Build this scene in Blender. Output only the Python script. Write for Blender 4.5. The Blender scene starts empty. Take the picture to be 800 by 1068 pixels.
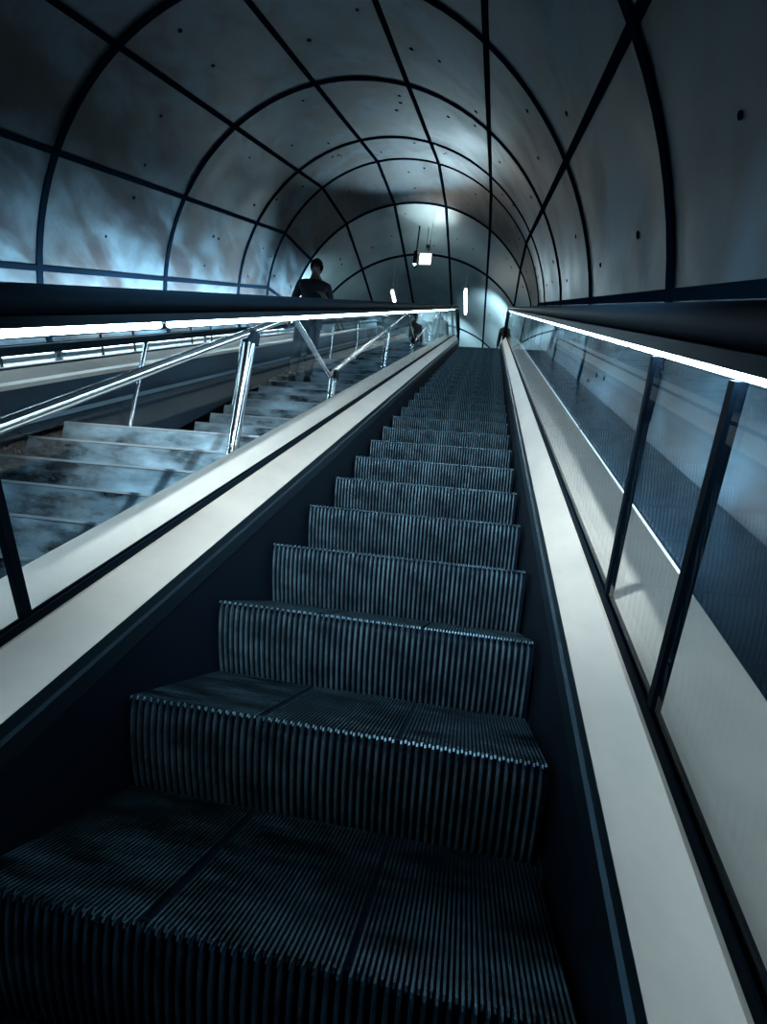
import bpy, bmesh, math, random
from mathutils import Vector, Matrix
random.seed(4)
S = bpy.context.scene
COL = S.collection
PI = math.pi
T = math.tan(math.radians(30))
S30, C30 = 0.5, math.cos(math.radians(30))

# ------------------------------------------------------------------ camera
cd = bpy.data.cameras.new('camera')
cam = bpy.data.objects.new('camera', cd); COL.objects.link(cam)
CAM = Vector((0.288635, -0.861531, 0.552557))
yaw, pitch, roll = 0.170046, 0.146630, -0.121869
m = (Matrix.Rotation(yaw, 3, 'Z') @ Matrix.Rotation(pitch, 3, 'X') @ Matrix.Rotation(roll, 3, 'Y'))
right, fwd, up = m @ Vector((1, 0, 0)), m @ Vector((0, 1, 0)), m @ Vector((0, 0, 1))
M4 = Matrix.Identity(4)
for r in range(3):
    M4[r][0] = right[r]; M4[r][1] = up[r]; M4[r][2] = -fwd[r]; M4[r][3] = CAM[r]
cam.matrix_world = M4
cd.sensor_fit = 'VERTICAL'; cd.sensor_height = 36.0
cd.lens = 560.46 / 1068 * 36.0
cd.clip_start = 0.02; cd.clip_end = 200
S.camera = cam

# ------------------------------------------------------------------ world, view
w = bpy.data.worlds.new('world'); S.world = w; w.use_nodes = True
w.node_tree.nodes['Background'].inputs[0].default_value = (0.02, 0.10, 0.24, 1)
w.node_tree.nodes['Background'].inputs[1].default_value = 0.6
S.view_settings.view_transform = 'Standard'
S.view_settings.look = 'None'
S.view_settings.gamma = 1
S.view_settings.use_curve_mapping = False
S.view_settings.exposure = 0.0
TUBE = 42.0        # fluorescent tubes under the handrails
TROUGH = 14.0     # tubes at the foot of the left wall
HALL = 16.0        # tubes of the upper hall

def lamp(name, kind, loc, energy, color=(1, .96, .86), size=.3, size_y=None, target=None, spot=None, blend=.5):
    d = bpy.data.lights.new(name, kind); d.energy = energy; d.color = color
    if kind == 'AREA':
        d.size = size
        if size_y: d.shape = 'RECTANGLE'; d.size_y = size_y
    elif kind == 'SPOT':
        d.shadow_soft_size = size; d.spot_size = spot or 1.5; d.spot_blend = blend
    else: d.shadow_soft_size = size
    o = bpy.data.objects.new(name, d); COL.objects.link(o); o.location = loc
    if target is not None:
        o.rotation_euler = (Vector(target) - Vector(loc)).to_track_quat('-Z', 'Y').to_euler()
    return o

# ------------------------------------------------------------------ materials
def mat(name, color, rough=.5, metal=0., noise=None, bump=None, spec=.5, emit=None, estr=0.):
    """noise=(scale xyz, dark, light, rough_lo, rough_hi)"""
    mt = bpy.data.materials.new(name); mt.use_nodes = True
    nt = mt.node_tree; b = nt.nodes['Principled BSDF']
    b.inputs['Base Color'].default_value = (*color, 1)
    b.inputs['Roughness'].default_value = rough
    b.inputs['Metallic'].default_value = metal
    b.inputs['Specular IOR Level'].default_value = spec
    if emit:
        b.inputs['Emission Color'].default_value = (*emit, 1)
        b.inputs['Emission Strength'].default_value = estr
    if noise:
        sc, dk, lt, r0, r1 = noise
        tc = nt.nodes.new('ShaderNodeTexCoord'); mp = nt.nodes.new('ShaderNodeMapping')
        mp.inputs['Scale'].default_value = sc
        nz = nt.nodes.new('ShaderNodeTexNoise'); nz.inputs['Scale'].default_value = 1.0
        nz.inputs['Detail'].default_value = 6; nz.inputs['Roughness'].default_value = .6
        nt.links.new(tc.outputs['Object'], mp.inputs[0]); nt.links.new(mp.outputs[0], nz.inputs['Vector'])
        cr = nt.nodes.new('ShaderNodeValToRGB')
        cr.color_ramp.elements[0].position = .35; cr.color_ramp.elements[1].position = .68
        cr.color_ramp.elements[0].color = (*[c * dk for c in color], 1)
        cr.color_ramp.elements[1].color = (*[min(1, c * lt) for c in color], 1)
        nt.links.new(nz.outputs['Fac'], cr.inputs[0]); nt.links.new(cr.outputs[0], b.inputs['Base Color'])
        mr = nt.nodes.new('ShaderNodeMapRange')
        mr.inputs['From Min'].default_value = .3; mr.inputs['From Max'].default_value = .7
        mr.inputs['To Min'].default_value = r0; mr.inputs['To Max'].default_value = r1
        nt.links.new(nz.outputs['Fac'], mr.inputs['Value']); nt.links.new(mr.outputs[0], b.inputs['Roughness'])
        if bump:
            bp = nt.nodes.new('ShaderNodeBump'); bp.inputs['Strength'].default_value = bump
            bp.inputs['Distance'].default_value = .02
            nt.links.new(nz.outputs['Fac'], bp.inputs['Height']); nt.links.new(bp.outputs[0], b.inputs['Normal'])
    return mt

def glass_mat(name, tint=(.985, .992, .992), f0=1.5, boost=.0):
    mt = bpy.data.materials.new(name); mt.use_nodes = True; nt = mt.node_tree; nt.nodes.clear()
    o = nt.nodes.new('ShaderNodeOutputMaterial'); mx = nt.nodes.new('ShaderNodeMixShader')
    tr = nt.nodes.new('ShaderNodeBsdfTransparent'); gl = nt.nodes.new('ShaderNodeBsdfGlossy')
    tr.inputs[0].default_value = (*tint, 1); gl.inputs['Roughness'].default_value = .015
    gl.inputs['Color'].default_value = (.9, .96, 1, 1)
    lw = nt.nodes.new('ShaderNodeLayerWeight'); lw.inputs['Blend'].default_value = .5
    pw = nt.nodes.new('ShaderNodeMath'); pw.operation = 'POWER'; pw.inputs[1].default_value = 5
    ad = nt.nodes.new('ShaderNodeMath'); ad.operation = 'MULTIPLY_ADD'; ad.inputs[1].default_value = .55; ad.inputs[2].default_value = boost; ad.use_clamp = True
    nt.links.new(lw.outputs['Facing'], pw.inputs[0]); nt.links.new(pw.outputs[0], ad.inputs[0]); nt.links.new(ad.outputs[0], mx.inputs[0])
    nt.links.new(tr.outputs[0], mx.inputs[1]); nt.links.new(gl.outputs[0], mx.inputs[2])
    nt.links.new(mx.outputs[0], o.inputs[0])
    return mt

def vault_mat():
    """cast panels: blotchy, streaked, half-glossy, a few small fixing holes"""
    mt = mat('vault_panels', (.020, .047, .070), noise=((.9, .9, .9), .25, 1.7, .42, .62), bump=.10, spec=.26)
    nt = mt.node_tree; b = nt.nodes['Principled BSDF']
    tc = nt.nodes['Texture Coordinate']; cr = nt.nodes['Color Ramp']
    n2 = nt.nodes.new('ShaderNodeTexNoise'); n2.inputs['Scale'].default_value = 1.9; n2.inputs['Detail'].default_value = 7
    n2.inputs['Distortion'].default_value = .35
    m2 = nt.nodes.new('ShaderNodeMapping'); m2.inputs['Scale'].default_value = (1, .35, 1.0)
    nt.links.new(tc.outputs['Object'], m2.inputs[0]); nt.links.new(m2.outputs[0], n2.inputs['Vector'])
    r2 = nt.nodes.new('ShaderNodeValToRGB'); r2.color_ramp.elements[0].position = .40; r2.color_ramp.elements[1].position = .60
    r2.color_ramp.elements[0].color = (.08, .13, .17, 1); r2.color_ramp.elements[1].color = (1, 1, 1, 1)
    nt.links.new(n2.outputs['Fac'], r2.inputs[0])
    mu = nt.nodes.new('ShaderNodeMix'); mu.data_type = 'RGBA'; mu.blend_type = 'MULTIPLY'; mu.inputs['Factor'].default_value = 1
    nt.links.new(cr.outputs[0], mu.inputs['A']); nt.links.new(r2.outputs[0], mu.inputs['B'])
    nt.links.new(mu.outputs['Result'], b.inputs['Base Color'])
    return mt

MV = vault_mat()
MHV = mat('hall_panels_brightened', (.13, .21, .25), .45, noise=((.7, .7, .7), .7, 1.15, .35, .55))  # vault panels with the hall's brightness put into a paler colour
MJOINT = mat('joint_black', (.0012, .004, .009), 1., spec=0.)
MDECK = mat('brushed_steel', (.66, .545, .465), .4, .55, noise=((6, .8, 6), .88, 1.08, .34, .45))
MDECKO = mat('brushed_steel_brightened', (.92, .76, .65), .45, .35, noise=((6, .8, 6), .92, 1.05, .4, .5))  # deck steel with extra brightness put into the colour for the outer deck
MDECK2 = mat('steel_edge', (.35, .45, .5), .35, 1.)
MSKIRT = mat('skirt_black', (.0025, .006, .012), .5, spec=.15)
MLEDGE = mat('ledge_black', (.006, .012, .02), .25, spec=.5)
MTRIM = mat('edge_dark', (.03, .055, .075), .35, .9)
MRUB = mat('rubber_black', (.0015, .006, .012), .6, spec=.05)
MGLASS = glass_mat('balustrade_glass', boost=.022)
MSTEP = mat('step_metal', (.16, .25, .30), .34, .8, noise=((14, 14, 14), .4, 1.15, .3, .45))
MTREAD = mat('tread_metal', (.05, .095, .125), .34, .85, noise=((5, 16, 16), .12, 1.3, .28, .5))
MSTEPD = mat('step_groove_shade', (.0015, .004, .009), .9, 0, spec=.05)  # near-black puts the shade between ribs and cleats into the colour
MCHROME = mat('polished_steel', (.75, .8, .82), .12, 1.)
MCLAD = mat('cladding_dark', (.022, .042, .065), .3, .7, noise=((2, .5, 2), .7, 1.2, .25, .45))
MSTONE = mat('stair_stone', (.12, .18, .22), .4, noise=((2.4, 5, 6), .06, 2.8, .15, .5), bump=.3)
MSTONEE = mat('stair_nosing', (.28, .33, .36), .35)
MFLOOR = mat('hall_floor', (.10, .13, .15), .3)
MTUBE = mat('tube_lit', (1, 1, 1), .5, emit=(.55, .83, 1), estr=TUBE)
MHALL = mat('hall_tube_lit', (1, 1, 1), .5, emit=(1, .97, .88), estr=HALL)
MSTRIP = mat('added_strip_glow', (1, 1, 1), .5, emit=(.62, .87, 1), estr=1.6)
MTROUGH = mat('trough_tube_lit', (1, 1, 1), .5, emit=(.62, .85, 1), estr=TROUGH)
MSIGN = mat('sign_lit', (1, 1, 1), .5, emit=(1, .98, .9), estr=2.2)
MSIGNINK = mat('sign_ink', (.05, .12, .15), .5)
MHOUSE = mat('housing', (.25, .3, .33), .35, .8)
MDARKCLOTH = mat('cloth_navy', (.015, .022, .035), .8)
MGREYCLOTH = mat('cloth_grey', (.04, .055, .07), .8)
MLIGHTCLOTH = mat('cloth_pale', (.55, .6, .6), .8)
MSKIN = mat('skin', (.10, .08, .07), .6)
MHAIR = mat('hair', (.01, .012, .015), .5)

# ------------------------------------------------------------------ helpers
def link(name, bm, material, parent=None, smooth=False):
    me = bpy.data.meshes.new(name); bm.normal_update(); bm.to_mesh(me); bm.free()
    me.materials.append(material)
    if smooth:
        for p in me.polygons: p.use_smooth = True
        try: me.set_sharp_from_angle(angle=math.radians(35))
        except Exception: pass
    o = bpy.data.objects.new(name, me); COL.objects.link(o); o.parent = parent
    return o

def thing(name, label, cat, loc=(0, 0, 0), rz=0, group=None):
    o = bpy.data.objects.new(name, None); COL.objects.link(o)
    o.location = loc; o.rotation_euler = (0, 0, rz); o['label'] = label; o['category'] = cat
    o.empty_display_size = .1
    if group: o['group'] = group
    return o

def struct(name, bm, material, smooth=False):
    o = link(name, bm, material, None, smooth); o['kind'] = 'structure'; return o

def copy_tree(o, parent=None):
    c = o.copy(); COL.objects.link(c); c.parent = parent
    for ch in list(o.children): copy_tree(ch, c)
    return c

def box(bm, a, b):
    xs, ys, zs = (a[0], b[0]), (a[1], b[1]), (a[2], b[2])
    v = [bm.verts.new((x, y, z)) for x in xs for y in ys for z in zs]
    for f in ((0, 1, 3, 2), (4, 6, 7, 5), (0, 4, 5, 1), (2, 3, 7, 6), (0, 2, 6, 4), (1, 5, 7, 3)):
        bm.faces.new([v[i] for i in f])

def loft(bm, rings, closed=True, caps=True):
    R_ = [[bm.verts.new(p) for p in r] for r in rings]
    n = len(R_[0])
    for a, b in zip(R_, R_[1:]):
        for i in range(n if closed else n - 1):
            j = (i + 1) % n
            bm.faces.new((a[i], a[j], b[j], b[i]))
    if caps and closed:
        bm.faces.new(list(reversed(R_[0]))); bm.faces.new(R_[-1])

def tube(bm, pts, r, n=12):
    pts = [Vector(p) for p in pts]; rings = []
    for i, p in enumerate(pts):
        d = ((pts[min(i + 1, len(pts) - 1)] - p).normalized() + (p - pts[max(i - 1, 0)]).normalized()).normalized()
        a = Vector((1, 0, 0)) if abs(d.x) < .9 else Vector((0, 0, 1))
        s = d.cross(a).normalized(); t = d.cross(s)
        k = 1.0
        if 0 < i < len(pts) - 1:
            c = (pts[i + 1] - p).normalized().dot(d); k = 1 / max(.6, c)
        rings.append([p + (s * math.cos(q) * 1 + t * math.sin(q) * 1) * r for q in [2 * PI * j / n for j in range(n)]])
    loft(bm, rings)

# incline geometry: n = distance above the nosing line
YB, ZB, RB = 11.80, 6.813, 1.5
TL = RB * math.tan(math.radians(15))
PS = Vector((0, YB - TL * C30, ZB - TL * S30))
CC = PS + Vector((0, RB * S30, -RB * C30))
L_ARC = RB * math.radians(30)
def path(s):
    """nosing-line point and inclination; s = 0 at y = 0, metres along"""
    s0 = PS.y / C30
    if s <= s0: return Vector((0, s * C30, s * S30)), math.radians(30)
    if s <= s0 + L_ARC:
        a = math.radians(30) - (s - s0) / RB
        return CC + Vector((0, -math.sin(a), math.cos(a))) * RB, a
    return Vector((0, CC.y + (s - s0 - L_ARC), ZB)), 0.
S0 = PS.y / C30
def at(s, x, n):
    p, a = path(s)
    return Vector((x, p.y - math.sin(a) * n, p.z + math.cos(a) * n))
def stations(a, b):
    st = [a]
    if a < S0 < b: st.append(S0)
    for i in range(1, 9):
        q = S0 + L_ARC * i / 8
        if a < q < b: st.append(q)
    st.append(b); return st
def sweep(bm, prof, a, b):
    loft(bm, [[at(s, x, n) for x, n in prof] for s in stations(a, b)])

SA, SE = -2.6, S0 + L_ARC + .60      # run of the balustrades

# ------------------------------------------------------------------ tunnel vault
SC = .78
RT = 4 * SC; XC = CAM.x - 2.79 * SC
def axis(wd): return Vector((XC, CAM.y + .5 * .4 * SC + C30 * wd * SC, CAM.z - C30 * .4 * SC + .5 * wd * SC))
A3 = axis(16.4)
AX = [(axis(-2.6), 30), (axis(.9), 30), (axis(4.28), 30), (axis(7.63), 30), (axis(10.96), 30), (axis(14.42), 30), (A3, 30),
      (A3 + Vector((0, 1.75 * SC, .5 * SC)), 15), (A3 + Vector((0, 3.5 * SC, .5 * SC)), 0),
      (Vector((XC, 17.0, A3.z + .5 * SC)), 0), (Vector((XC, 20.4, A3.z + .5 * SC)), 0)]
def vp(k, ang, r=RT):
    c, i = AX[k]; i = math.radians(i)
    return c + Vector((math.cos(ang) * r, -math.sin(ang) * math.sin(i) * r, math.sin(ang) * math.cos(i) * r))
bm = bmesh.new()
NA = 96; A0, A1 = math.radians(-62), math.radians(242)
inner = [[vp(k, A0 + (A1 - A0) * j / NA) for j in range(NA + 1)] for k in range(len(AX))]
outer = [[vp(k, A0 + (A1 - A0) * j / NA, RT + .25) for j in range(NA + 1)] for k in range(len(AX))]
loft(bm, inner[:8], closed=False); loft(bm, outer[:8], closed=False)
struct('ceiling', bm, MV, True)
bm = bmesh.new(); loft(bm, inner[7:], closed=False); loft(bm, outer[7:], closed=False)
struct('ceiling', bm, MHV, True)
# end wall of the upper hall
bm = bmesh.new()
box(bm, (XC - RT - .3, 20.4, 6.0), (XC + RT + .3, 20.7, AX[-1][0].z + RT + .3))
struct('wall_back', bm, MHV)
k_ = 1
def band(k, width, name):
    bm = bmesh.new(); c, i = AX[k]; i = math.radians(i); d = Vector((0, math.cos(i), math.sin(i)))
    rings = []
    for j in range(NA + 1):
        a = A0 + (A1 - A0) * j / NA
        p1, p2 = vp(k, a, RT - .018), vp(k, a, RT + .02)
        h = width / 2
        rings.append([p1 - d * h, p1 + d * h, p2 + d * h, p2 - d * h])
    loft(bm, rings); struct(name, bm, MJOINT)
for k in range(1, len(AX) - 1):
    band(k, .085 if k > 2 else .10, 'trim_%d' % k_); k_ += 1
for deg in (192.5, 169.2, 146.4, 123.3, 99.5, 75.7, 53.0, 30.4, 7.4, -15.5):
    bm = bmesh.new(); a = math.radians(deg); h = .032 / RT
    rings = [[vp(k, a - h, RT - .014), vp(k, a + h, RT - .014), vp(k, a + h, RT + .02), vp(k, a - h, RT + .02)] for k in range(len(AX))]
    loft(bm, rings); struct('trim_%d' % k_, bm, MJOINT); k_ += 1

# small fixing holes of the vault panels, two or so to a panel
bm = bmesh.new(); rnd = random.Random(9)
sd_ = [-15.5, 7.4, 30.4, 53.0, 75.7, 99.5, 123.3, 146.4, 169.2, 192.5]
for k in range(1, 9):
    c0, i0 = AX[k]; c1, i1 = AX[k + 1] if k + 1 < len(AX) else AX[k]
    for a0, a1 in zip(sd_, sd_[1:]):
        for _ in range(rnd.choice((2, 2, 3))):
            a = math.radians(a0 + (a1 - a0) * rnd.uniform(.15, .85)); t = rnd.uniform(.12, .88)
            p = vp(k, a, RT - .004).lerp(vp(k + 1, a, RT - .004), t)
            nrm = (c0.lerp(c1, t) - p).normalized(); ax_ = (vp(k + 1, a) - vp(k, a)).normalized(); sx = nrm.cross(ax_)
            r_ = rnd.uniform(.014, .026)
            top = [p + nrm * .003 + (sx * math.cos(q) + ax_ * math.sin(q) * 1.2) * r_ for q in [PI * j / 5 for j in range(10)]]
            loft(bm, [[q - nrm * .02 for q in top], top])
struct('trim_%d' % k_, bm, MJOINT); k_ += 1

# upper floor slab and the infill beside the escalators
bm = bmesh.new(); box(bm, (XC - RT, 12.25, 6.5), (XC + RT, 20.4, ZB - .012)); struct('floor', bm, MFLOOR)
def slope_slab(name, x0, x1, n1, n0, material, a=SA, b=S0 + L_ARC):
    bm = bmesh.new(); sweep(bm, [(x0, n0), (x1, n0), (x1, n1), (x0, n1)], a, b)
    return struct(name, bm, material)
slope_slab('trim_%d' % k_, .862, 1.30, .225, .10, MLEDGE); k_ += 1
slope_slab('trim_%d' % k_, -5.08, -4.232, .225, .10, MLEDGE); k_ += 1

# ------------------------------------------------------------------ escalator
NC = 55; PITCH = .018; W2 = NC * PITCH / 2
def riser_profile():
    pr = []
    for i in range(9):
        t = i / 8; pr.append((.004 + .088 * t ** 1.6, -.004 - .243 * t))
    return pr
def make_step():
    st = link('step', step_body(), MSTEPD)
    bm = bmesh.new()                                  # tread ribs
    depth = .476
    for i in range(NC * 2):
        if i in (36, 37, 73): continue
        x = -W2 + (i + .5) * PITCH / 2 + PITCH / 4 * 0
        long = i % 2 == 0
        y0 = -.006 if long else .006
        hw = .0021
        zt, zb = 0.0, -.008
        pts = [(y0, -.006), (y0 + .004, zt), (depth, zt)]
        a = [bm.verts.new((x - hw, y, z)) for y, z in pts]; b = [bm.verts.new((x + hw, y, z)) for y, z in pts]
        for q in range(2): bm.faces.new((a[q], b[q], b[q + 1], a[q + 1]))
        c = [bm.verts.new((x - hw, y, zb)) for y, z in pts]; d = [bm.verts.new((x + hw, y, zb)) for y, z in pts]
        for q in range(2):
            bm.faces.new((c[q], a[q], a[q + 1], c[q + 1])); bm.faces.new((b[q], d[q], d[q + 1], b[q + 1]))
        bm.faces.new((a[0], c[0], d[0], b[0])); bm.faces.new((a[2], b[2], d[2], c[2]))
    link('tread', bm, MTREAD, st)
    bm = bmesh.new()                                  # riser cleats
    prof = riser_profile(); rows = []
    for (dy, dz) in prof:
        row = []
        for i in range(NC):
            x = -W2 + (i + .25) * PITCH
            tp = .0045 if dz > -.03 else .0045
            for (ox, oy) in ((-.0044, .012), (-.0032, .0014), (0, 0), (.0032, .0014), (.0044, .012)):
                row.append((x + ox, dy + oy, dz))
        rows.append(row)
    R_ = [[bm.verts.new(p) for p in r] for r in rows]
    for a, b in zip(R_, R_[1:]):
        for i in range(len(a) - 1):
            f = bm.faces.new((a[i], b[i], b[i + 1], a[i + 1])); f.material_index = 1 if i % 5 == 4 else 0  # groove floors get the painted shade
    # closed back so that the cleats are solid
    bk = [[bm.verts.new((x, dy + .02, dz)) for x in (-W2 - .001, W2)] for dy, dz in prof]
    for a, b in zip(bk, bk[1:]): bm.faces.new((a[0], a[1], b[1], b[0]))
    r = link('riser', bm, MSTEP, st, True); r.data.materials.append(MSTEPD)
    return st
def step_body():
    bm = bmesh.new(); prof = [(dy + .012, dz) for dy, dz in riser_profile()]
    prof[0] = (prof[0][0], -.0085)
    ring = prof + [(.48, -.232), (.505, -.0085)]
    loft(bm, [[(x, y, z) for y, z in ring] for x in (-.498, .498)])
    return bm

def step_positions():
    out = []
    for k in range(-3, 33):
        # nosing travels along the path, 0.4 m pitch in plan on the incline
        s = k * .4 / C30
        p, a = path(s)
        if s > S0:
            # riser shrinks through the transition
            p = path(S0 + (s - S0) * C30 * 1.0)[0]
        if p.y > 12.9: break
        out.append(p)
    return out

def rail_section(cx, n0, n1, hw):
    mid = (n0 + n1) / 2
    pts = []
    for i in range(14):
        a = 2 * PI * i / 14
        c, s_ = math.cos(a), math.sin(a)
        pts.append((cx + hw * math.copysign(abs(c) ** .6, c), mid + (n1 - n0) / 2 * math.copysign(abs(s_) ** .7, s_)))
    return pts

def build_escalator(label):
    e = thing('escalator', label, 'escalator')
    st = None
    for p in step_positions():
        if st is None: st = make_step(); c = st
        else: c = copy_tree(st)
        c.parent = e; c.location = p
    # comb and landing plate at the top
    bm = bmesh.new(); box(bm, (-.53, 12.62, ZB - .03), (.53, 13.6, ZB + .006))
    for i in range(55):
        x = -W2 + (i + .75) * PITCH
        box(bm, (x - .003, 12.52, ZB - .012), (x + .003, 12.62, ZB + .004))
    link('comb_plate', bm, MHOUSE, e)
    for sd in (1, -1):
        def P(l): return [(x * sd, n) for x, n in l][::sd]
        bm = bmesh.new(); sweep(bm, P([(.51, -.28), (.545, -.28), (.545, .095), (.516, .095)]), SA, SE)
        link('skirt_panel', bm, MSKIRT, e)
        bm = bmesh.new(); sweep(bm, P([(.514, .0955), (.545, .0955), (.545, .165), (.533, .165), (.528, .14), (.520, .135)]), SA, SE)
        link('skirt_trim', bm, MTRIM, e)
        bm = bmesh.new(); sweep(bm, P([(.5335, .166), (.545, .150), (.612, .200), (.610, .252), (.603, .252)]), SA, SE)
        d = link('inner_deck', bm, MDECK, e)
        bm = bmesh.new(); sweep(bm, P([(.611, .12), (.6155, .12), (.6155, .272), (.611, .272)]), SA, SE)
        link('gasket', bm, MRUB, e)
        bm = bmesh.new(); sweep(bm, P([(.629, .12), (.634, .12), (.634, .270), (.629, .270)]), SA, SE)
        link('gasket', bm, MRUB, e)
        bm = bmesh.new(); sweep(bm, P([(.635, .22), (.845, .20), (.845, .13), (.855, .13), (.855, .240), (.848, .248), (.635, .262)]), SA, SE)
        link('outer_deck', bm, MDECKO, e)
        bm = bmesh.new(); sweep(bm, P([(.825, -.75), (.843, -.75), (.843, .198), (.825, .198)]), SA, SE)
        link('outer_cladding', bm, MCLAD, e)
        # glass panels
        g0 = SA
        joints = [.82 + SG, 1.22 + SG] + [1.22 + SG + 1.9 * i for i in range(1, 8)]
        edges = [SA, -.9 + SG] + joints + [SE - .15]
        edges = [q for q in edges if q <= SE - .15]
        for a, b in zip(edges, edges[1:]):
            if b - a < .05: continue
            bm = bmesh.new(); sweep(bm, P([(.617, .15), (.627, .15), (.627, .825), (.617, .825)]), a + .006, b - .006)
            link('glass_panel', bm, MGLASS, e)
        for j in joints[:2] if sd == 1 else joints[:1]:
            bm = bmesh.new(); sweep(bm, P([(.613, .273), (.631, .273), (.631, .826), (.613, .826)]), j - .010, j + .010)
            link('joint_strip', bm, MRUB, e)
        # handrail with newel turn at the top
        bm = bmesh.new(); prof = P(rail_section(.627, .868, .928, .042))
        rings = [[at(s, x, n) for x, n in prof] for s in stations(SA, SE)]
        pe = at(SE, 0, 0); rr = .30
        for i in range(1, 13):
            a = PI * i / 12
            ring = []
            for x, n in prof:
                q = rr + (n - .898)
                ring.append(Vector((x, pe.y + math.sin(a) * q, pe.z + .898 - rr + math.cos(a) * q)))
            rings.append(ring)
        loft(bm, rings); link('handrail', bm, MRUB, e, True)
        bm = bmesh.new(); sweep(bm, P([(.573, .8475), (.670, .8475), (.664, .8675), (.585, .8675)]), SA, SE)
        link('rail_profile', bm, MTRIM, e)
        # fluorescent tubes under the handrail
        s = SA + .1; off = 1.46 + SG
        s = off - 1.3
        while s + 1.27 < S0 + .35:
            bm = bmesh.new(); tube(bm, [at(q, .6215 * sd, .837) for q in stations(s + .02, s + 1.27)], .009, 10)
            t_ = link('fluorescent_tube', bm, MTUBE, e)
            s += 1.3
    return e
# along-slope offset between camera depth w and path length s
SG = (CAM.y * C30 + CAM.z * S30)
esc = build_escalator('nearest escalator, dark ribbed empty steps climbing between lit glass sides to the top')
esc2 = copy_tree(esc); esc2.location = (-3.37, 0, 0)
esc2['label'] = 'farther escalator on the left, behind the stone stairs and their wall'

# ------------------------------------------------------------------ stone stairs between the escalators
XS0, XS1 = -2.45, -.88
RISE, GO = .1793, .2546
PY, PZ = 4.38, 2.51
prof = []       # (y, z) nosing line of the stairs, from behind the camera up
noses = []
for c in range(-2, 3):
    ly, lz = 2.21 + c * PY, 1.41 + c * PZ
    ry = ly + 1.07
    for j in range(14):
        y, z = ry + GO * j, lz + RISE * j
        if z + RISE > ZB + .01: break
        noses.append((y, z, z + RISE))
noses = [n_ for n_ in noses if n_[0] > -2.4]
pts = [(noses[0][0], noses[0][1])]
for y, z0, z1 in noses: pts += [(y, z0), (y, z1)]
pts = pts[1:]
yend = 12.25; zend = pts[-1][1]
pts.append((yend, zend))
bm = bmesh.new()
low = [(yend, zend - .9), (pts[0][0], pts[0][1] - .9)]
ring = pts + low
for x in (XS0, XS1): pass
va = [bm.verts.new((XS0, y, z)) for y, z in ring]; vb = [bm.verts.new((XS1, y, z)) for y, z in ring]
n = len(ring)
for i in range(n):
    j = (i + 1) % n; bm.faces.new((va[i], vb[i], vb[j], va[j]))
f1 = bm.faces.new(va); f2 = bm.faces.new(list(reversed(vb)))
bmesh.ops.triangulate(bm, faces=[f1, f2])
stairs = thing('stone_staircase', 'flight of grey stone stairs with landings, climbing between the two escalators', 'stairs')
link('stair_body', bm, MSTONE, stairs)
for y, z0, z1 in noses:
    bm = bmesh.new(); box(bm, (XS0 + .002, y - .006, z1 - .009), (XS1 - .002, y + .02, z1 + .003)); link('nosing', bm, MSTONEE, stairs)

# trough lamps washing the left wall from below
for i in range(6):
    s0 = 3.6 + i * 1.75
    e = thing('trough_lamp', 'long tube lamp on the ledge at the foot of the left vault wall', 'lamp', group='trough lamps along the left wall'); bm = bmesh.new()
    tube(bm, [at(s0, -4.72, .285), at(s0 + 1.6, -4.72, .285)], .016, 8); link('tube', bm, MTROUGH, e)
    bm = bmesh.new(); sweep(bm, [(-4.76, .2255), (-4.68, .2255), (-4.68, .262), (-4.76, .262)], s0, s0 + 1.6); link('housing', bm, MHOUSE, e)

# added lights brightening the left vault wall, dressed with hoods on the stairs side
def add_wall_fill(label, x, n0, tx, tn, s0, L, power, group):
    e = thing('added_wall_light', label, 'lamp', group=group)
    sd = 1 if tx > x else -1
    bm = bmesh.new(); sweep(bm, [(x - sd * .03, n0 - .05), (x + sd * .05, n0 - .05), (x + sd * .05, n0 - .04), (x - sd * .02, n0 - .04), (x - sd * .02, n0 + .03), (x - sd * .03, n0 + .03)], s0, s0 + L)
    link('housing', bm, MRUB, e)  # housing only dresses the added light
    for q in (s0 + .2, s0 + L - .2):
        bm = bmesh.new(); sweep(bm, [(x - .01, .226), (x + .01, .226), (x + .01, n0 - .05), (x - .01, n0 - .05)], q - .01, q + .01); link('bracket', bm, MRUB, e)
    p, t = at(s0 + L / 2, x, n0), at(s0 + L / 2, tx, tn)
    d = bpy.data.lights.new('wall_fill_light', 'AREA'); d.shape = 'RECTANGLE'; d.size = .03; d.size_y = L; d.energy = power; d.color = (.85, .96, .98); d.spread = math.radians(122)
    o = bpy.data.objects.new('wall_fill_light', d); COL.objects.link(o); o.location = p
    z = (p - t).normalized(); y = Vector((0, C30, S30)); xx = y.cross(z)
    Mx = Matrix((xx, y, z)).transposed().to_4x4(); Mx.translation = p; o.matrix_world = Mx
for i in range(5):
    add_wall_fill('added hooded light brightening the left vault wall beyond the left escalator', -4.45, .52, -4.95, .85, 4.0 + 2.15 * i, 1.9, 190 if i else 80, 'added wall lights on the left')
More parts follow.
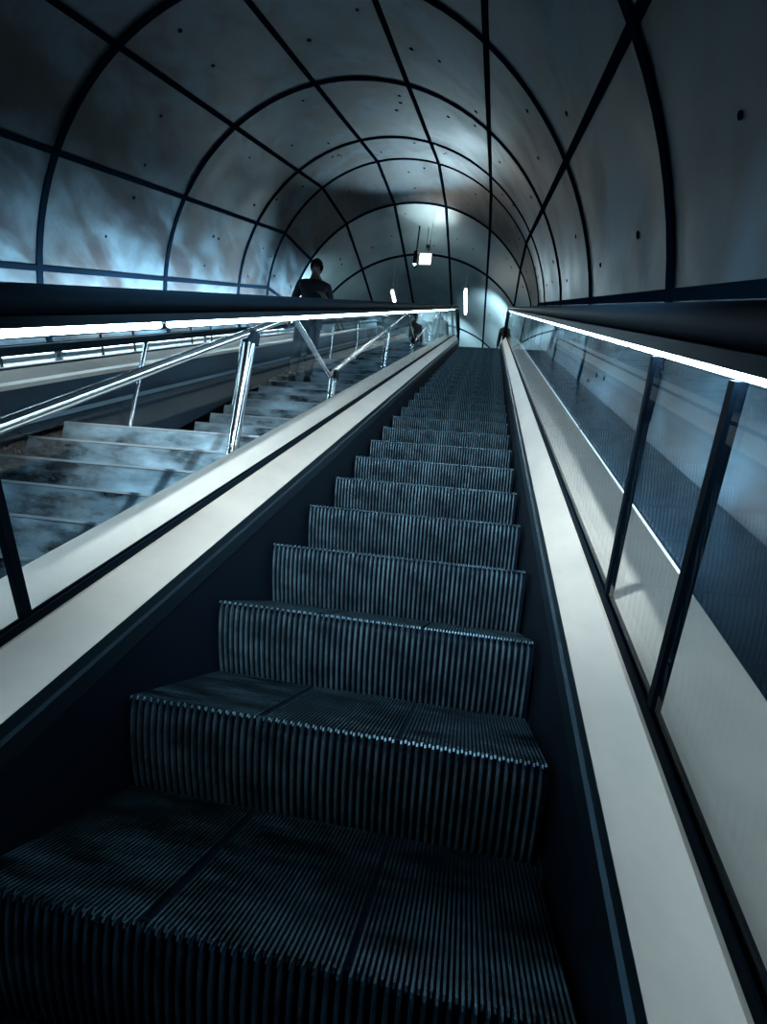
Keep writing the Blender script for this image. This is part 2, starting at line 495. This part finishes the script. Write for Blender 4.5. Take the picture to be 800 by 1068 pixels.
for i in range(6):  # glowing strip and area light added to brighten the right wall
    s0 = 1.0 + i * 2.0
    bm = bmesh.new(); sweep(bm, [(.862, .2255), (.871, .2255), (.871, .232), (.862, .232)], s0, s0 + 1.94)
    o = link('added_light_strip', bm, MSTRIP); o['label'] = 'thin glowing strip added on the ledge along the outer edge of the right deck'; o['category'] = 'lamp'; o['group'] = 'added light strips by the right ledge'
    p, t = at(s0 + .97, .874, .234), at(s0 + .97, 1.2, .38)
    d = bpy.data.lights.new('added_strip_fill', 'AREA'); d.shape = 'RECTANGLE'; d.size = .008; d.size_y = 1.9; d.energy = 9; d.color = (.72, .91, 1); d.spread = math.radians(120)
    o = bpy.data.objects.new('added_strip_fill', d); COL.objects.link(o)
    z = (p - t).normalized(); y = Vector((0, C30, S30)); xx = y.cross(z)
    Mx = Matrix((xx, y, z)).transposed().to_4x4(); Mx.translation = p; o.matrix_world = Mx

# stair side wall with pale coping
wall = thing('stair_side_wall', 'dark low wall with a bright steel coping along the left side of the stone stairs', 'wall')
bm = bmesh.new(); sweep(bm, [(-2.515, -1.2), (-2.455, -1.2), (-2.455, .375), (-2.515, .375)], SA, S0 + L_ARC); link('wall_panel', bm, MCLAD, wall)
bm = bmesh.new(); sweep(bm, [(-2.52, .376), (-2.45, .376), (-2.45, .402), (-2.52, .410)], SA, S0 + L_ARC); link('coping', bm, MDECK, wall)
bm = bmesh.new(); sweep(bm, [(-2.4545, .16), (-2.449, .16), (-2.449, .19), (-2.4545, .19)], SA, S0 + L_ARC); link('panel_trim', bm, MDECK2, wall)

def zst(y):   # rail height line
    c = math.floor((y - 2.21 - 1.07) / PY); b0 = 2.21 + c * PY + 1.07; zb = 1.41 + c * PZ
    t = y - b0
    if t < 13 * GO: return zb + RISE + t * RISE / GO
    return zb + 14 * RISE
def tread_z(y):
    z = noses[0][1]
    for yy, z0, z1 in noses:
        if yy <= y: z = z1
    return z
def stair_rail(label, x, h, posts, r, pr):
    e = thing('stair_handrail', label, 'handrail', group=None)
    pl = []
    y = -2.0
    ks = []
    for c in range(-2, 3):
        b0 = 2.21 + c * PY + 1.07
        ks += [b0 - .08, b0 - .08 + 13 * GO + .13]
    ks = [k for k in ks if -1.6 < k < 11.9]
    ptsr = [Vector((x, -1.6, zst(-1.6) + h))]
    for k in ks: ptsr.append(Vector((x, k, zst(k + .0) + h)))
    # landing level stays flat between the two bends
    ptsr = [p for p in ptsr]
    ptsr.append(Vector((x, 11.9, ZB + h)))
    bm = bmesh.new(); tube(bm, ptsr, r, 14); link('rail_tube', bm, MCHROME, e, True)
    def rz(y):
        for a, b in zip(ptsr, ptsr[1:]):
            if a.y <= y <= b.y: return a.z + (b.z - a.z) * (y - a.y) / (b.y - a.y)
        return ptsr[-1].z
    for y in posts:
        bm = bmesh.new(); z0 = tread_z(y)
        tube(bm, [(x, y, z0 + .001), (x, y, rz(y) - r - .05)], pr, 14)
        p = link('post', bm, MCHROME, e, True)
        bm = bmesh.new(); box(bm, (x - pr * 1.15, y - pr * 1.15, rz(y) - r - .05), (x + pr * 1.15, y + pr * 1.15, rz(y) - r * .2)); link('bracket', bm, MRUB, p)
        bm = bmesh.new(); tube(bm, [(x, y, z0 + .0005), (x, y, z0 + .012)], pr * 1.8, 16); link('post_foot', bm, MHOUSE, p)
    return e
stair_rail('thick polished steel handrail on stout posts, on the escalator side of the stone stairs', -1.0, .84, [1.73, 3.33, 5.35, 7.5, 9.5, 11.2], .021, .030)
e = thing('stair_handrail', 'dark thick handrail on thin polished posts, along the low wall side of the stone stairs', 'handrail')
def wr(y): return 3.06 + (y - 4.1) * T
bm = bmesh.new(); tube(bm, [(-2.37, -1.6, wr(-1.6)), (-2.37, 11.6, wr(11.6))], .028, 14); link('rail_tube', bm, MRUB, e, True)
bm = bmesh.new(); tube(bm, [(-2.352, -1.6, wr(-1.6) + .034), (-2.352, 11.6, wr(11.6) + .034)], .006, 8); link('rail_strip', bm, MCHROME, e, True)
for y in (.6, 2.75, 4.3, 5.75, 7.4, 9.0, 10.6):
    z0 = tread_z(y)
    bm = bmesh.new(); tube(bm, [(-2.37, y, z0 + .001), (-2.37, y, wr(y) - .028)], .017, 14); p = link('post', bm, MCHROME, e, True)
    bm = bmesh.new(); tube(bm, [(-2.37, y, z0 + .0005), (-2.37, y, z0 + .012)], .032, 16); link('post_foot', bm, MHOUSE, p)

# ------------------------------------------------------------------ upper hall lamps and sign
def hall_tube(label, x, y0, y1, z):
    e = thing('fluorescent_lamp', label, 'lamp', (x, (y0 + y1) / 2, z))
    L = (y1 - y0) / 2
    bm = bmesh.new(); tube(bm, [(0, -L, 0), (0, L, 0)], .035, 12); link('tube', bm, MHALL, e, True)
    bm = bmesh.new(); box(bm, (-.05, -L - .05, .045), (.05, L + .05, .11)); link('housing', bm, MHOUSE, e)
    top = AX[8][0].z + math.sqrt(RT * RT - (x - XC) ** 2)
    for s_ in (-1, 1):
        bm = bmesh.new(); tube(bm, [(0, s_ * L * .8, .11), (0, s_ * L * .8, top - z)], .008, 8); link('hanger_rod', bm, MHOUSE, e)
    return e
hall_tube('right one of the two hanging tube lamps, above the top of the nearest escalator', -.56, 13.0, 14.2, 9.02)
hall_tube('left one of the two hanging tube lamps, above the top of the stone stairs', -2.65, 13.15, 13.75, 9.02)

sg = thing('hanging_sign', 'small square lit sign with a running figure, hanging from the crown of the vault', 'sign', (-1.62, 11.9, 9.22))
bm = bmesh.new(); box(bm, (-.15, -.03, -.14), (.15, .03, .14)); link('light_box', bm, MSIGN, sg)
bm = bmesh.new()
for a, b in (((-.05, -.02), (.0, .05)), ((0, .05), (.05, .02)), ((.0, .05), (.02, -.01)), ((.02, -.01), (.06, -.05)), ((.02, -.01), (-.04, -.06))):
    d = Vector((b[0] - a[0], 0, b[1] - a[1])).normalized(); s_ = Vector((-d.z, 0, d.x)) * .008
    A_, B_ = Vector((a[0], -.034, a[1])), Vector((b[0], -.034, b[1]))
    vs = [bm.verts.new(q) for q in (A_ - s_, A_ + s_, B_ + s_, B_ - s_)]; vs2 = [bm.verts.new(q.co + Vector((0, .0038, 0))) for q in vs]
    bm.faces.new(vs); bm.faces.new(vs2)
    for i in range(4): bm.faces.new((vs[i], vs[(i + 1) % 4], vs2[(i + 1) % 4], vs2[i]))
bmesh.ops.create_icosphere(bm, subdivisions=1, radius=.016, matrix=Matrix.Translation((.02, -.033, .08)))
link('running_figure', bm, MSIGNINK, sg)
bm = bmesh.new(); tube(bm, [(0, 0, .14), (0, 0, .93)], .012, 8); link('hanger_rod', bm, MHOUSE, sg)
cc = thing('security_camera', 'dark camera hanging from the vault just left of the small lit sign', 'camera', (-1.86, 11.85, 9.25))
bm = bmesh.new(); tube(bm, [(0, 0, .1), (0, 0, .9)], .02, 8); link('bracket', bm, MRUB, cc)
bm = bmesh.new(); box(bm, (-.05, -.10, -.26), (.05, .08, .1)); link('housing', bm, MRUB, cc)
bm = bmesh.new(); tube(bm, [(0, -.10, -.18), (0, -.15, -.2)], .035, 12); link('lens', bm, MSKIRT, cc)
sp = thing('uplight', 'small lamp throwing a glow on the vault above the lit sign', 'lamp', (-1.50, 11.35, 9.15))
bm = bmesh.new(); tube(bm, [(0, 0, -.04), (0, 0, .05)], .06, 16); link('lamp_head', bm, MHOUSE, sp)
bm = bmesh.new(); tube(bm, [(0, .0, .0), (0, .3, .15), (0, .38, .95)], .01, 8); link('arm', bm, MHOUSE, sp)
lamp('uplight_beam', 'SPOT', (-1.50, 11.35, 9.23), 110, size=.04, target=(-1.50, 11.15, 10.3), spot=1.9, blend=.8)
lamp('sign_glow', 'POINT', (-1.55, 12.10, 9.55), 22, size=.06)

# spots added behind and above the viewer to brighten risers and stairs
lamp('added_step_spot', 'SPOT', (.1, -1.2, 2.5), 1150, (.68, .89, 1), size=.05, target=(0, 1.9, 1.0), spot=1.2, blend=1)
lamp('added_stair_spot', 'SPOT', (-1.5, -1.5, 2.0), 430, (.95, 1, .98), size=.05, target=(-1.75, 2.9, 1.7), spot=.55, blend=1)
lamp('added_vault_spot', 'SPOT', (-1.9, 11.9, 8.9), 400, (.58, .86, 1), size=.08, target=(-1.9, 8.0, 9.2), spot=1.15, blend=.6)  # this and the next two: added at the top, brightening the vault below
lamp('added_vault_spot_left', 'SPOT', (-3.5, 11.3, 7.6), 95, (.6, .87, 1), size=.06, target=(-4.5, 7.4, 6.3), spot=1.0, blend=1)
lamp('added_vault_spot_right', 'SPOT', (-.1, 11.3, 7.8), 70, (.6, .87, 1), size=.06, target=(.9, 7.6, 6.6), spot=1.0, blend=1)
for p_, t_, e_ in (((-.2, 13.5, 8.5), (.6, 14.8, 9.1), 480), ((-3.6, 11.6, 7.7), (-4.6, 12.4, 8.3), 110), ((-1.6, 16.4, 8.7), (-1.3, 17.8, 10.2), 650),
                   ((-.6, 14.9, 8.4), (.9, 17.0, 8.4), 300)):
    lamp('added_hall_light', 'SPOT', p_, e_, (.85, .97, .97), size=.03, target=t_, spot=2.0, blend=1)  # added lights without fixtures, brightening the hall panels

# ------------------------------------------------------------------ people
def skinmesh(name, verts, edges, material, parent, root=0, sub=1):
    me = bpy.data.meshes.new(name); me.from_pydata([v[:3] for v in verts], edges, []); me.update()
    o = bpy.data.objects.new(name, me); COL.objects.link(o); o.parent = parent
    md = o.modifiers.new('skin', 'SKIN')
    if not me.skin_vertices: 
        bpy.context.view_layer.objects.active = o
    lay = me.skin_vertices[0].data if me.skin_vertices else None
    if lay:
        for i, v in enumerate(verts):
            lay[i].radius = (v[3], v[4] if len(v) > 4 else v[3]); lay[i].use_root = (i == root)
    md.use_smooth_shade = True
    s_ = o.modifiers.new('sub', 'SUBSURF'); s_.levels = sub; s_.render_levels = sub
    me.materials.append(material)
    return o
def person(label, loc, rz, top, legs, walk=0., arm='down', h=1.0, lean=0.):
    """faces -Y; built as one body, with hair, jacket, trousers and shoes over it"""
    e = thing('person', label, 'person', loc, rz); e.scale = (h, h, h)
    ly = walk
    hip, kn, an = .92, .49, .09
    def arm_pts(sd):
        sh = (sd * .185, .0 + lean, 1.40)
        if arm == 'down' or (arm == 'one' and sd < 0): return [sh, (sd * .235, .03 + lean, 1.12), (sd * .24, -.05, .87), (sd * .24, -.065, .80)]
        return [sh, (sd * .27, .05 + lean, 1.14), (sd * .20, -.20, 1.12), (sd * .16, -.27, 1.13)]
    V = [(0, 0, hip, .12, .095), (0, .01 + lean * .4, 1.14, .125, .09), (0, .01 + lean, 1.36, .13, .095), (0, .01 + lean, 1.47, .06, .055),
         (0, -.005 + lean, 1.55, .055, .06), (0, -.012 + lean, 1.62, .074, .09), (0, -.008 + lean, 1.69, .070, .085), (0, -.125 + lean, 1.60, .012)]
    E_ = [(0, 1), (1, 2), (2, 3), (3, 4), (4, 5), (5, 6), (5, 7)]
    for sd in (-1, 1):
        b = len(V); ap = arm_pts(sd); rs = (.052, .04, .028, .034)
        V += [(*p, r) for p, r in zip(ap, rs)]; E_ += [(2, b), (b, b + 1), (b + 1, b + 2), (b + 2, b + 3)]
        hx = Vector(ap[3]); d = (Vector(ap[3]) - Vector(ap[2])).normalized()
        for f in range(4):
            o_ = Vector((0, (f - 1.5) * .019, 0)) if abs(d.z) > .6 else Vector(((f - 1.5) * .019, 0, 0))
            p1 = hx + o_ + d * .055; p2 = hx + o_ * 1.1 + d * (.085 - abs(f - 1.4) * .008) + Vector((-sd * .012, 0, -.004))
            n0 = len(V); V += [(*p1, .0095), (*p2, .008)]; E_ += [(b + 3, n0), (n0, n0 + 1)]
        th = hx + Vector((-sd * .01, -.035, 0)) + d * .025; n0 = len(V)
        V += [(*th, .010)]; E_ += [(b + 3, n0)]
        f_ = ly * sd
        b = len(V)
        V += [(sd * .09, 0, hip - .06, .085), (sd * .095, f_ * .5 - abs(f_) * .15, kn, .055), (sd * .095, f_, an, .042), (sd * .105, f_ - .14, .035, .034)]
        E_ += [(0, b), (b, b + 1), (b + 1, b + 2), (b + 2, b + 3)]
    skinmesh('body', V, E_, MSKIN, e)
    # hair
    bm = bmesh.new(); bmesh.ops.create_uvsphere(bm, u_segments=20, v_segments=12, radius=1)
    for v in list(bm.verts):
        v.co = Vector((v.co.x * .088, v.co.y * .108, v.co.z * .105))
    bmesh.ops.delete(bm, geom=[v for v in bm.verts if v.co.z < -.01 and v.co.y < .0 or v.co.z < -.07], context='VERTS')
    bmesh.ops.translate(bm, verts=bm.verts, vec=(0, .002 + lean, 1.675)); link('hair', bm, MHAIR, e, True)
    # jacket: torso and sleeves
    J = [(0, 0, .86, .155, .115), (0, .01 + lean * .4, 1.12, .15, .115), (0, .01 + lean, 1.35, .155, .115), (0, .012 + lean, 1.46, .075, .07)]
    JE = [(0, 1), (1, 2), (2, 3)]
    for sd in (-1, 1):
        b = len(J); ap = arm_pts(sd); J += [(*p, r) for p, r in zip(ap[:3], (.068, .056, .042))]; JE += [(2, b), (b, b + 1), (b + 1, b + 2)]
    skinmesh('jacket', J, JE, top, e)
    Tt = [(0, 0, .90, .14, .11)]; TE = []
    for sd in (-1, 1):
        f_ = ly * sd; b = len(Tt)
        Tt += [(sd * .09, 0, hip - .08, .098), (sd * .095, f_ * .5 - abs(f_) * .15, kn, .07), (sd * .095, f_, an + .03, .058)]
        TE += [(0, b), (b, b + 1), (b + 1, b + 2)]
    skinmesh('trousers', Tt, TE, legs, e)
    for sd in (-1, 1):
        f_ = ly * sd
        bm = bmesh.new(); bmesh.ops.create_uvsphere(bm, u_segments=14, v_segments=8, radius=1)
        for v in bm.verts:
            v.co = Vector((v.co.x * .05, v.co.y * .14, max(v.co.z, -.55) * .075 + .0415))
        bmesh.ops.translate(bm, verts=bm.verts, vec=(sd * .10, f_ - .05, 0)); link('shoe', bm, MRUB, e, True)
    return e
person('person in dark jacket on the stone stairs, one arm bent, silhouetted against the vault', (-2.08, 5.42, tread_z(5.42)), .25, MDARKCLOTH, MDARKCLOTH, 0, 'one', .99)
person('person in dark clothes walking at the head of the stone stairs', (-1.76, 13.2, ZB - .012), .2, MDARKCLOTH, MDARKCLOTH, .16, 'down', .97)
person('person in dark clothes standing on the right past the top of the nearest escalator', (.70, 13.5, ZB - .012), -.3, MDARKCLOTH, MGREYCLOTH, .0, 'one', 1.0)
person('person in a pale jacket standing at the top between the stairs and the nearest escalator', (-1.14, 13.0, ZB - .012), .4, MLIGHTCLOTH, MGREYCLOTH, .05, 'down', .92)
